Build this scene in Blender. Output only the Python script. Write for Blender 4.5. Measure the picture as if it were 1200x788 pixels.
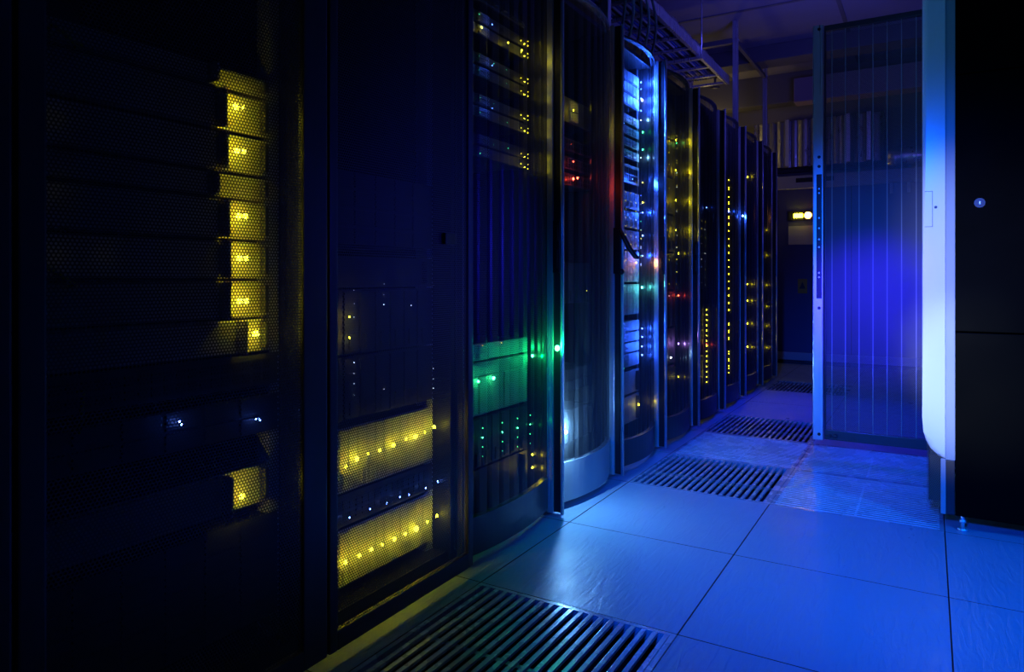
import bpy, bmesh, math, random
from mathutils import Vector, Matrix
random.seed(7)
R = math.radians
S = bpy.context.scene
for o in list(bpy.data.objects):
    bpy.data.objects.remove(o)
COL = S.collection

# ------------------------------------------------------------------ camera
F, H, HOR = 820.0, 0.911, 326.0          # focal length in pixels (1200 wide), eye height, horizon row
YAW = R(30.8)
cam = bpy.data.cameras.new('camera')
cam.sensor_width = 36.0
cam.lens = F / 1200 * 36
cam.shift_y = -(394 - HOR) / 1200
cam.clip_start = 0.02
camo = bpy.data.objects.new('camera', cam)
camo.location = (0, 0, H)
camo.rotation_euler = (R(90), 0, YAW)
COL.objects.link(camo)
S.camera = camo

# ------------------------------------------------------------------ world, exposure
w = bpy.data.worlds.new('world')
w.use_nodes = True
w.node_tree.nodes['Background'].inputs[0].default_value = (0.01, 0.012, 0.05, 1)
w.node_tree.nodes['Background'].inputs[1].default_value = 0.1
S.world = w
S.view_settings.view_transform = 'Standard'
S.view_settings.look = 'None'
S.view_settings.exposure = 0.0
S.view_settings.gamma = 1.0
S.view_settings.use_curve_mapping = False
S.cycles.transparent_max_bounces = 24
S.cycles.max_bounces = 8
S.cycles.sample_clamp_indirect = 4.0
S.cycles.caustics_reflective = False
S.cycles.caustics_refractive = False


def lamp(name, kind, loc, energy, color, target=None, parent=None, **kw):
    l = bpy.data.lights.new(name, kind)
    l.energy = energy
    l.color = color
    for k, v in kw.items():
        setattr(l, k, v)
    o = bpy.data.objects.new(name, l)
    o.location = loc
    if target is not None:
        o.rotation_euler = (Vector(target) - Vector(loc)).to_track_quat('-Z', 'Y').to_euler()
    COL.objects.link(o)
    if parent:
        o.parent = parent
        o.matrix_parent_inverse = Matrix.Translation(-world_loc(parent))
    return o


def world_loc(o):
    v = Vector((0, 0, 0))
    while o:
        v += o.location
        o = o.parent
    return v


# added blue fill spots without fixtures: one behind the camera down the aisle, one in the side gap
lamp('aisle_fill', 'SPOT', (-0.22, -1.1, 1.9), 1000, (0.0, 0.085, 1.0), (-0.08, 3.3, 0.1), spot_size=R(40), spot_blend=0.9, shadow_soft_size=0.12)
lamp('gap_fill', 'SPOT', (1.5, 1.5, 1.9), 220, (0.0, 0.17, 1.0), (-0.3, 2.65, 0.0), spot_size=R(44), spot_blend=0.8, shadow_soft_size=0.15)
lamp('side_aisle_fill', 'SPOT', (1.6, 2.1, 1.1), 170, (0.02, 0.02, 1.0), (-1.2, 1.72, 1.02), spot_size=R(24), spot_blend=1.0, shadow_soft_size=0.2)  # added spot that tints the mesh of the near racks blue
lamp('far_aisle_fill', 'SPOT', (-0.5, 6.95, 2.6), 330, (0.022, 0.03, 1.0), (-0.75, 4.8, 0.0), spot_size=R(46), spot_blend=0.9, shadow_soft_size=0.2)  # added spot that turns the far floor blue
lamp('pale_torch_lamp', 'SPOT', (-0.50, -0.4, 0.35), 420, (0.74, 0.87, 1.0), (0.13, 2.98, 0.52), spot_size=R(12.5), spot_blend=1.0, shadow_soft_size=0.04)  # unseen pale spot added to whiten the lower white door
lamp('pale_torch_lamp', 'SPOT', (-0.50, -0.4, 0.45), 300, (0.76, 0.85, 1.0), (0.13, 2.98, 1.02), spot_size=R(13.5), spot_blend=1.0, shadow_soft_size=0.04)  # second unseen spot, added for the middle of the white door
lamp('blue_torch_lamp', 'SPOT', (-0.70, -0.4, 1.2), 60, (0.05, 0.35, 1.0), (0.05, 2.98, 1.75), spot_size=R(16), spot_blend=1.0, shadow_soft_size=0.04)  # unseen blue spot added for the top of the white door
lamp('door_torch_lamp', 'SPOT', (-0.30, 0.1, 1.3), 1500, (0.03, 0.008, 1.0), (-0.24, 3.9, 0.74), spot_size=R(13.5), spot_blend=1.0, shadow_soft_size=0.05)  # added spot that makes the blue glow on the open mesh door
lamp('ceiling_fill', 'AREA', (-0.3, 4.6, 2.0), 12, (0.10, 0.09, 1.0), (-0.5, 5.2, 3.0), size=0.6)  # added up-facing panel that tints the ceiling, no fixture
lamp('end_wall_lamp', 'POINT', (-2.0, 7.35, 2.42), 2.6, (1.0, 0.72, 0.25), shadow_soft_size=0.04)

# ------------------------------------------------------------------ helpers
def pix(px, py, xp):
    """the point of the vertical plane x = xp seen at a place in the photograph -> (y, z)"""
    c, s = math.cos(YAW), math.sin(YAW)
    u = (px - 600) / F
    d = xp / (c * u - s)
    return d * (c + s * u), H - (py - HOR) / F * d


def pixy(px, py, yp):
    """the same for the plane y = yp -> (x, z)"""
    c, s = math.cos(YAW), math.sin(YAW)
    u = (px - 600) / F
    d = yp / (c + s * u)
    return d * (c * u - s), H - (py - HOR) / F * d


class MB:
    def __init__(self):
        self.b = bmesh.new()
        self.uv = self.b.loops.layers.uv.new('UVMap')

    def box(self, x0, x1, y0, y1, z0, z1, bev=0.0):
        r = bmesh.ops.create_cube(self.b, size=1.0)
        vs = r['verts']
        for v in vs:
            v.co = Vector(((x0 + x1) / 2 + v.co.x * (x1 - x0), (y0 + y1) / 2 + v.co.y * (y1 - y0), (z0 + z1) / 2 + v.co.z * (z1 - z0)))
        if bev > 0:
            es = list({e for v in vs for e in v.link_edges})
            bmesh.ops.bevel(self.b, geom=es, offset=bev, segments=2, affect='EDGES', profile=0.7)
        return self

    def prism(self, pts, a, b, axis):
        """polygon extruded along axis ('x': pts are (y,z); 'y': (x,z); 'z': (x,y))"""
        def mk(p, t):
            return {'x': (t, p[0], p[1]), 'y': (p[0], t, p[1]), 'z': (p[0], p[1], t)}[axis]
        va = [self.b.verts.new(mk(p, a)) for p in pts]
        vb = [self.b.verts.new(mk(p, b)) for p in pts]
        n = len(pts)
        self.b.faces.new(va)
        self.b.faces.new(vb[::-1])
        for i in range(n):
            self.b.faces.new((va[i], vb[i], vb[(i + 1) % n], va[(i + 1) % n]))
        return self

    def tube(self, pts, r, seg=8, caps=True):
        pts = [Vector(p) for p in pts]
        rings = []
        for i, p in enumerate(pts):
            t = (pts[min(i + 1, len(pts) - 1)] - pts[max(i - 1, 0)]).normalized()
            up = Vector((0, 0, 1)) if abs(t.z) < 0.9 else Vector((1, 0, 0))
            a = t.cross(up).normalized()
            b = t.cross(a)
            rr = r[i] if isinstance(r, (list, tuple)) else r
            rings.append([self.b.verts.new(p + (a * math.cos(2 * math.pi * k / seg) + b * math.sin(2 * math.pi * k / seg)) * rr) for k in range(seg)])
        for i in range(len(rings) - 1):
            for k in range(seg):
                f = self.b.faces.new((rings[i][k], rings[i][(k + 1) % seg], rings[i + 1][(k + 1) % seg], rings[i + 1][k]))
                f.smooth = True
        if caps:
            self.b.faces.new(rings[0][::-1])
            self.b.faces.new(rings[-1])
        return self

    def ball(self, c, r, sx=1.0, sy=1.0, sz=1.0, seg=10):
        q = bmesh.ops.create_uvsphere(self.b, u_segments=seg, v_segments=max(5, seg // 2 + 1), radius=r)
        for v in q['verts']:
            v.co = Vector((c[0] + v.co.x * sx, c[1] + v.co.y * sy, c[2] + v.co.z * sz))
            for f in v.link_faces:
                f.smooth = True
        return self

    def sheet(self, prof, z0, z1, smooth=False):
        """vertical sheet over the profile [(x, y)], UVs in metres along the profile and up"""
        d, rows = 0.0, []
        for i, p in enumerate(prof):
            if i:
                d += math.hypot(p[0] - prof[i - 1][0], p[1] - prof[i - 1][1])
            rows.append((d, self.b.verts.new((p[0], p[1], z0)), self.b.verts.new((p[0], p[1], z1))))
        for a, c in zip(rows, rows[1:]):
            f = self.b.faces.new((a[1], c[1], c[2], a[2]))
            f.smooth = smooth
            for l, (uu, vv) in zip(f.loops, ((a[0], z0), (c[0], z0), (c[0], z1), (a[0], z1))):
                l[self.uv].uv = (uu, vv)
        return self

    def build(self, name, mat, parent=None, loc=(0, 0, 0)):
        """loc: world position of the origin; geometry has been given in world coordinates"""
        L = Vector(loc) if parent is None else world_loc(parent)
        bmesh.ops.recalc_face_normals(self.b, faces=self.b.faces) if not getattr(self, 'raw', False) else None
        for v in self.b.verts:
            v.co -= L
        me = bpy.data.meshes.new(name)
        self.b.to_mesh(me)
        self.b.free()
        me.materials.append(mat)
        o = bpy.data.objects.new(name, me)
        if parent is None:
            o.location = L
        else:
            o.parent = parent
        COL.objects.link(o)
        return o


def tag(o, label, cat, group=None):
    o['label'] = label
    o['category'] = cat
    if group:
        o['group'] = group
    return o


def thing(name, loc, label, cat, group=None):
    o = bpy.data.objects.new(name, None)
    o.location = loc
    o.empty_display_size = 0.05
    COL.objects.link(o)
    return tag(o, label, cat, group)


def struct(o):
    o['kind'] = 'structure'
    return o


# ------------------------------------------------------------------ materials
def mat(name, col, rough=0.5, metal=0.0, spec=0.5, coat=0.0, emit=None, est=0.0):
    m = bpy.data.materials.new(name)
    m.use_nodes = True
    p = m.node_tree.nodes['Principled BSDF']
    p.inputs['Base Color'].default_value = (*col, 1)
    p.inputs['Roughness'].default_value = rough
    p.inputs['Metallic'].default_value = metal
    p.inputs['Specular IOR Level'].default_value = spec
    p.inputs['Coat Weight'].default_value = coat
    if emit:
        p.inputs['Emission Color'].default_value = (*emit, 1)
        p.inputs['Emission Strength'].default_value = est
    return m


def noisy(m, scale=(8, 8, 8), detail=4, lo=0.2, hi=0.5, bump=0.0, bscale=30, colvar=None, tex_scale=1.0):
    nt = m.node_tree
    N, L = nt.nodes, nt.links
    p = N['Principled BSDF']
    g = N.new('ShaderNodeNewGeometry')
    mp = N.new('ShaderNodeMapping')
    mp.inputs['Scale'].default_value = scale
    L.new(g.outputs['Position'], mp.inputs['Vector'])
    n = N.new('ShaderNodeTexNoise')
    n.inputs['Scale'].default_value = tex_scale
    n.inputs['Detail'].default_value = detail
    n.inputs['Roughness'].default_value = 0.6
    L.new(mp.outputs[0], n.inputs['Vector'])
    r = N.new('ShaderNodeMapRange')
    r.inputs['From Min'].default_value = 0.3
    r.inputs['From Max'].default_value = 0.7
    r.inputs['To Min'].default_value = lo
    r.inputs['To Max'].default_value = hi
    L.new(n.outputs['Fac'], r.inputs['Value'])
    L.new(r.outputs[0], p.inputs['Roughness'])
    if colvar:
        x = N.new('ShaderNodeMix')
        x.data_type = 'RGBA'
        x.inputs['A'].default_value = (*colvar[0], 1)
        x.inputs['B'].default_value = (*colvar[1], 1)
        L.new(n.outputs['Fac'], x.inputs['Factor'])
        L.new(x.outputs['Result'], p.inputs['Base Color'])
    if bump:
        b = N.new('ShaderNodeBump')
        b.inputs['Strength'].default_value = bump
        b.inputs['Distance'].default_value = 0.004
        n2 = N.new('ShaderNodeTexNoise')
        n2.inputs['Scale'].default_value = bscale
        n2.inputs['Detail'].default_value = 3
        L.new(g.outputs['Position'], n2.inputs['Vector'])
        L.new(n2.outputs['Fac'], b.inputs['Height'])
        L.new(b.outputs[0], p.inputs['Normal'])
    return m


def perforated(name, col, rough, metal, pitch, rad):
    """sheet metal with staggered round holes, laid out in metres on the UV map"""
    m = mat(name, col, rough, metal)
    nt = m.node_tree
    N, L = nt.nodes, nt.links
    p = N['Principled BSDF']
    out = N['Material Output']
    uv = N.new('ShaderNodeUVMap')
    uv.uv_map = 'UVMap'
    cell = (pitch, pitch * math.sqrt(3), 1)
    ds = []
    for off in (0.0, 0.5):
        a = N.new('ShaderNodeVectorMath'); a.operation = 'DIVIDE'
        L.new(uv.outputs[0], a.inputs[0]); a.inputs[1].default_value = cell
        b = N.new('ShaderNodeVectorMath'); b.operation = 'ADD'
        L.new(a.outputs[0], b.inputs[0]); b.inputs[1].default_value = (off, off, 0)
        c = N.new('ShaderNodeVectorMath'); c.operation = 'FRACTION'
        L.new(b.outputs[0], c.inputs[0])
        d = N.new('ShaderNodeVectorMath'); d.operation = 'SUBTRACT'
        L.new(c.outputs[0], d.inputs[0]); d.inputs[1].default_value = (0.5, 0.5, 0)
        e = N.new('ShaderNodeVectorMath'); e.operation = 'MULTIPLY'
        L.new(d.outputs[0], e.inputs[0]); e.inputs[1].default_value = (cell[0], cell[1], 0)
        f = N.new('ShaderNodeVectorMath'); f.operation = 'LENGTH'
        L.new(e.outputs[0], f.inputs[0])
        ds.append(f.outputs['Value'])
    mn = N.new('ShaderNodeMath'); mn.operation = 'MINIMUM'
    L.new(ds[0], mn.inputs[0]); L.new(ds[1], mn.inputs[1])
    lt = N.new('ShaderNodeMath'); lt.operation = 'LESS_THAN'
    L.new(mn.outputs[0], lt.inputs[0]); lt.inputs[1].default_value = rad
    tr = N.new('ShaderNodeBsdfTransparent')
    mx = N.new('ShaderNodeMixShader')
    L.new(lt.outputs[0], mx.inputs[0]); L.new(p.outputs[0], mx.inputs[1]); L.new(tr.outputs[0], mx.inputs[2])
    L.new(mx.outputs[0], out.inputs['Surface'])
    return m


M = {}
M['steel'] = noisy(mat('black_painted_steel', (0.014, 0.014, 0.016), 0.4), (3, 3, 3), 3, 0.32, 0.5)
M['frame'] = noisy(mat('charcoal_door_frame', (0.05, 0.05, 0.06), 0.4), (3, 3, 3), 3, 0.3, 0.5)
M['greyframe'] = noisy(mat('grey_door_frame', (0.30, 0.31, 0.33), 0.4), (3, 3, 3), 3, 0.3, 0.5)
M['mesh'] = perforated('perforated_black_steel', (0.05, 0.05, 0.055), 0.38, 0.3, 0.0072, 0.0022)
M['meshbow'] = perforated('perforated_fluted_door', (0.09, 0.09, 0.10), 0.36, 0.3, 0.0058, 0.00225)
M['meshopen'] = perforated('perforated_open_door', (0.10, 0.10, 0.11), 0.4, 0.2, 0.0060, 0.00235)
M['silver'] = noisy(mat('brushed_aluminium', (0.78, 0.80, 0.83), 0.3, 0.7), (60, 60, 1), 3, 0.22, 0.4)
M['black'] = mat('black_plastic', (0.008, 0.008, 0.009), 0.35)
M['face'] = noisy(mat('server_faceplate', (0.42, 0.43, 0.45), 0.5), (5, 5, 5), 3, 0.4, 0.6)
M['facedark'] = noisy(mat('dark_server_faceplate', (0.05, 0.052, 0.06), 0.5), (5, 5, 5), 3, 0.4, 0.6)
M['vent'] = mat('server_vent_grille', (0.42, 0.44, 0.48), 0.4, 0.3)
M['white'] = noisy(mat('white_gloss_paint', (0.78, 0.80, 0.82), 0.2, coat=0.3), (2, 2, 2), 2, 0.14, 0.24)
M['greystrip'] = mat('grey_edge_profile', (0.30, 0.34, 0.36), 0.4)
M['sidepanel'] = noisy(mat('black_side_panel', (0.001, 0.0012, 0.001), 0.5, spec=0.02), (2, 2, 2), 3, 0.45, 0.6)
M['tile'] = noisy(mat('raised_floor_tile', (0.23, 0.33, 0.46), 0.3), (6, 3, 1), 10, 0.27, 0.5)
nt = M['tile'].node_tree
# black edge trim of every tile of the raised floor
gt = nt.nodes.new('ShaderNodeNewGeometry')
sx_ = nt.nodes.new('ShaderNodeSeparateXYZ')
nt.links.new(gt.outputs['Position'], sx_.inputs[0])
prev = None
for ax, t0 in (('X', -0.552), ('Y', 2.351)):
    sh = nt.nodes.new('ShaderNodeMath'); sh.operation = 'SUBTRACT'; sh.inputs[1].default_value = t0
    nt.links.new(sx_.outputs[ax], sh.inputs[0])
    pp = nt.nodes.new('ShaderNodeMath'); pp.operation = 'PINGPONG'; pp.inputs[1].default_value = 0.3
    nt.links.new(sh.outputs[0], pp.inputs[0])
    lt = nt.nodes.new('ShaderNodeMath'); lt.operation = 'LESS_THAN'; lt.inputs[1].default_value = 0.0021
    nt.links.new(pp.outputs[0], lt.inputs[0])
    if prev is None:
        prev = lt
    else:
        mxx = nt.nodes.new('ShaderNodeMath'); mxx.operation = 'MAXIMUM'
        nt.links.new(prev.outputs[0], mxx.inputs[0]); nt.links.new(lt.outputs[0], mxx.inputs[1])
        prev = mxx
cm = nt.nodes.new('ShaderNodeMix'); cm.data_type = 'RGBA'
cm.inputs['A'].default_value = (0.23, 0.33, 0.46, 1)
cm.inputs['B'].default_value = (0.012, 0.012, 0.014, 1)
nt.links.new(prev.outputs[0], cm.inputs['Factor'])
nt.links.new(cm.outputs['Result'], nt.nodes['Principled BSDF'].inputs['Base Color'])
gm, mp2 = nt.nodes.new('ShaderNodeNewGeometry'), nt.nodes.new('ShaderNodeMapping')
mp2.inputs['Rotation'].default_value = (0, 0, R(25))
mp2.inputs['Scale'].default_value = (38, 7, 1)
nt.links.new(gm.outputs['Position'], mp2.inputs['Vector'])
n1 = nt.nodes.new('ShaderNodeTexNoise')
n1.inputs['Scale'].default_value = 1.0
n1.inputs['Detail'].default_value = 6
n1.inputs['Distortion'].default_value = 1.2
nt.links.new(mp2.outputs[0], n1.inputs['Vector'])
bp = nt.nodes.new('ShaderNodeBump')
bp.inputs['Strength'].default_value = 0.9
bp.inputs['Distance'].default_value = 0.004
nt.links.new(n1.outputs['Fac'], bp.inputs['Height'])
nt.links.new(bp.outputs[0], nt.nodes['Principled BSDF'].inputs['Normal'])
M['grille'] = noisy(mat('grille_slats', (0.30, 0.38, 0.50), 0.3, 0.15), (9, 9, 9), 3, 0.18, 0.35)
M['fineslats'] = noisy(mat('fine_grille_slats', (0.62, 0.72, 0.85), 0.3, 0.1), (9, 9, 9), 3, 0.2, 0.35)
M['subfloor'] = mat('subfloor_concrete', (0.02, 0.02, 0.02), 0.9)
M['ceiling'] = noisy(mat('ceiling_paint', (0.30, 0.29, 0.33), 0.7), (3, 3, 3), 4, 0.6, 0.8, colvar=((0.22, 0.21, 0.25), (0.36, 0.35, 0.38)))
M['wall'] = noisy(mat('wall_plaster', (0.30, 0.29, 0.27), 0.8), (3, 3, 3), 4, 0.7, 0.9, bump=0.1, bscale=60)
M['beam'] = noisy(mat('beam_paint', (0.14, 0.14, 0.15), 0.6), (4, 4, 4), 3, 0.5, 0.7)
M['foil'] = noisy(mat('aluminium_foil_wrap', (0.62, 0.62, 0.60), 0.3, 0.9), (20, 20, 8), 4, 0.22, 0.5, bump=0.8, bscale=26)
M['unit'] = noisy(mat('cooling_unit_paint', (0.045, 0.05, 0.16), 0.4), (3, 3, 3), 3, 0.35, 0.5)
M['unitpale'] = mat('cooling_unit_pale_panel', (0.30, 0.31, 0.36), 0.45)
M['paper'] = mat('paper_notice', (0.30, 0.31, 0.36), 0.7)
M['sign'] = mat('yellow_sign', (0.30, 0.24, 0.03), 0.6)
M['pink'] = noisy(mat('trunking_paint', (0.42, 0.31, 0.30), 0.6), (4, 4, 4), 3, 0.5, 0.7)
CABLE = [mat('cable_' + n, c, 0.4) for n, c in (('blue', (0.05, 0.12, 0.45)), ('grey', (0.30, 0.31, 0.33)), ('black', (0.02, 0.02, 0.02)), ('white', (0.6, 0.6, 0.6)), ('yellow', (0.55, 0.48, 0.05)))]
LED = {'Y': (1.0, 0.86, 0.02), 'G': (0.05, 1.0, 0.30), 'B': (0.10, 0.22, 1.0), 'W': (0.75, 0.88, 1.0), 'R': (1.0, 0.06, 0.03), 'C': (0.1, 0.95, 0.9), 'O': (1.0, 0.35, 0.05), 'V': (0.5, 0.25, 1.0)}
LEDN = {'Y': 'yellow', 'G': 'green', 'B': 'blue', 'W': 'white', 'R': 'red', 'C': 'cyan', 'O': 'orange', 'V': 'violet'}
LM, LD = {}, {}
for k, c in LED.items():
    LM[k] = mat('glowing_' + LEDN[k] + '_light', c, 0.4, emit=c, est=32.0)
    LD[k] = mat('dim_' + LEDN[k] + '_light', c, 0.4, emit=c, est=5.0)

# ------------------------------------------------------------------ room shell
TX, TY, TS = -0.552, 2.351, 0.6           # one corner of the tile grid, tile size
GR = {}                                    # grille cells: (ix, iy) -> kind
for iy in (-2, 1, 3, 6):
    GR[(-1, iy)] = 'slot'
for c in ((0, 1), (0, 2), (-1, 2)):
    GR[c] = 'fine'
X0, X1, Y0, Y1, ZC = -3.55, 3.05, -2.45, 8.35, 3.0
fl = MB()
for ix in range(-5, 6):
    for iy in range(-8, 10):
        if (ix, iy) in GR:
            continue
        a, b = TX + ix * TS, TY + iy * TS
        fl.box(a + 0.001, a + TS - 0.001, b + 0.001, b + TS - 0.001, -0.035, 0.0)
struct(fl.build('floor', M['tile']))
struct(MB().box(X0 - 0.2, X1 + 0.7, Y0 - 0.2, Y1 + 0.2, -0.45, -0.40).build('floor_slab', M['subfloor']))
ce = MB().box(X0 - 0.1, X1 + 0.1, Y0 - 0.1, Y1 + 0.1, ZC, ZC + 0.12)
struct(ce.build('ceiling', M['ceiling']))
cg = MB()
for k in range(-2, 6):
    cg.box(X0, X1, 0.8 + 1.2 * k, 0.83 + 1.2 * k, ZC - 0.006, ZC + 0.01)
for k in range(-2, 3):
    cg.box(-0.6 + 1.2 * k, -0.57 + 1.2 * k, Y0, Y1, ZC - 0.006, ZC + 0.01)
struct(cg.build('trim_1', M['beam']))
struct(MB().box(X0 - 0.12, X0, Y0, Y1, -0.45, ZC).build('wall_left', M['wall']))
struct(MB().box(X1, X1 + 0.12, Y0, Y1, -0.45, ZC).build('wall_right', M['wall']))
struct(MB().box(X0 - 0.12, X1 + 0.12, Y1, Y1 + 0.12, -0.45, ZC).build('wall_back', M['wall']))
struct(MB().box(X0 - 0.12, X1 + 0.12, Y0 - 0.12, Y0, -0.45, ZC).build('wall_front', M['wall']))
for n, (ya, yb, zb) in enumerate(((6.55, 6.80, 2.86), (7.55, 7.75, 2.70))):
    struct(MB().box(X0, X1, ya, yb, zb, ZC, 0.008).build('trim_%d' % (n + 2), M['beam']))

# ------------------------------------------------------------------ floor grilles
GL = {(-1, -2): 'slotted metal floor grille nearest the camera, beside the yellow-lit rack',
      (-1, 1): 'slotted metal floor grille in mid aisle in front of the bright blue rack',
      (-1, 3): 'slotted metal floor grille level with the silver edge of the open mesh door',
      (-1, 6): 'dark slotted floor grille at the far end of the aisle',
      (0, 1): 'fine-ribbed floor grille at the foot of the white-edged rack',
      (0, 2): 'fine-ribbed floor grille under the open mesh door',
      (-1, 2): 'fine-ribbed glossy floor grille between the two slotted grilles of mid aisle'}
for (ix, iy), kind in GR.items():
    a, b = TX + ix * TS + 0.001, TY + iy * TS + 0.001
    e, f = a + TS - 0.002, b + TS - 0.002
    t = thing('floor_grille', ((a + e) / 2, (b + f) / 2, -0.035), GL[(ix, iy)], 'floor grille', 'slotted floor grilles' if kind == 'slot' else 'fine floor grilles')
    fr = 0.014
    m = MB()
    m.box(a, e, b, b + fr, -0.035, 0); m.box(a, e, f - fr, f, -0.035, 0)
    m.box(a, a + fr, b + fr, f - fr, -0.035, 0); m.box(e - fr, e, b + fr, f - fr, -0.035, 0)
    m.build('frame', M['grille'], t)
    m = MB()
    if kind == 'slot':
        n = 19
        p = (e - a - 2 * fr) / n
        for k in range(n):
            m.box(a + fr + p * (k + 0.5), a + fr + p * (k + 0.95), b + fr, f - fr, -0.009, -0.0005, 0.0015)
        m.box(a + fr, e - fr, (b + f) / 2 - 0.008, (b + f) / 2 + 0.008, -0.035, -0.022)
    else:
        n = 23
        p = (f - b - 2 * fr) / n
        for k in range(n):
            m.box(a + fr, e - fr, b + fr + p * (k + 0.2), b + fr + p * (k + 0.69), -0.0025, -0.0005, 0.0005)
        m.box((a + e) / 2 - 0.004, (a + e) / 2 + 0.004, b + fr, f - fr, -0.035, -0.031)
    m.build('slats', M['grille'] if kind == 'slot' else M['fineslats'], t)

# ------------------------------------------------------------------ left row of racks
XF, XB, RT = -1.26, -2.24, 2.05            # door hinge plane, back, height
XE = -1.335                                # equipment face plane
EDGE = [-0.07, 0.53, 1.18, 1.785, 2.39, 2.995, 3.60, 4.22, 4.85, 5.47, 6.11, 6.73]
RN = ['black mesh rack cut off by the left edge of the photo',
      'tall black mesh-door rack with a column of yellow lights, second from left',
      'black mesh-door rack with two bright yellow bands low down',
      'mesh-door rack with a green glowing panel and green lights',
      'fluted mesh-door rack with a white glow low down and open black lever',
      'rack with bright blue lit top and white server grilles',
      'fluted rack with a yellow-green column, beyond the bright blue rack',
      'dark bow-door rack with one long column of small yellow lights',
      'dark bow-door rack with twin dotted columns and one blue light',
      'dark bow-door rack with sparse yellow lights, second from the far end',
      'farthest narrow dark rack at the end of the left row']
SHORT = ['the left-edge rack', 'the rack with the yellow light column', 'the rack with two yellow bands', 'the green-lit rack', 'the rack with the white glow',
         'the bright blue rack', 'the yellow-green rack', 'the rack with one dotted column', 'the rack with twin dotted columns',
         'the second farthest rack', 'the farthest left-row rack']


def bow_profile(y0, y1, sag, nfl, x0, amp=0.007):
    """plan of a bowed, fluted door sheet"""
    out = []
    per = 8
    n = nfl * per
    for i in range(n + 1):
        t = i / n
        x = x0 + sag * 4 * t * (1 - t)
        ph = (i % per) / per
        x += amp * (0.0 if i in (0, n) else (1.0 if 0.2 < ph < 0.8 else (0.5 if 0.1 < ph < 0.9 else -0.3)))
        out.append((x, y0 + (y1 - y0) * t))
    return out


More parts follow.
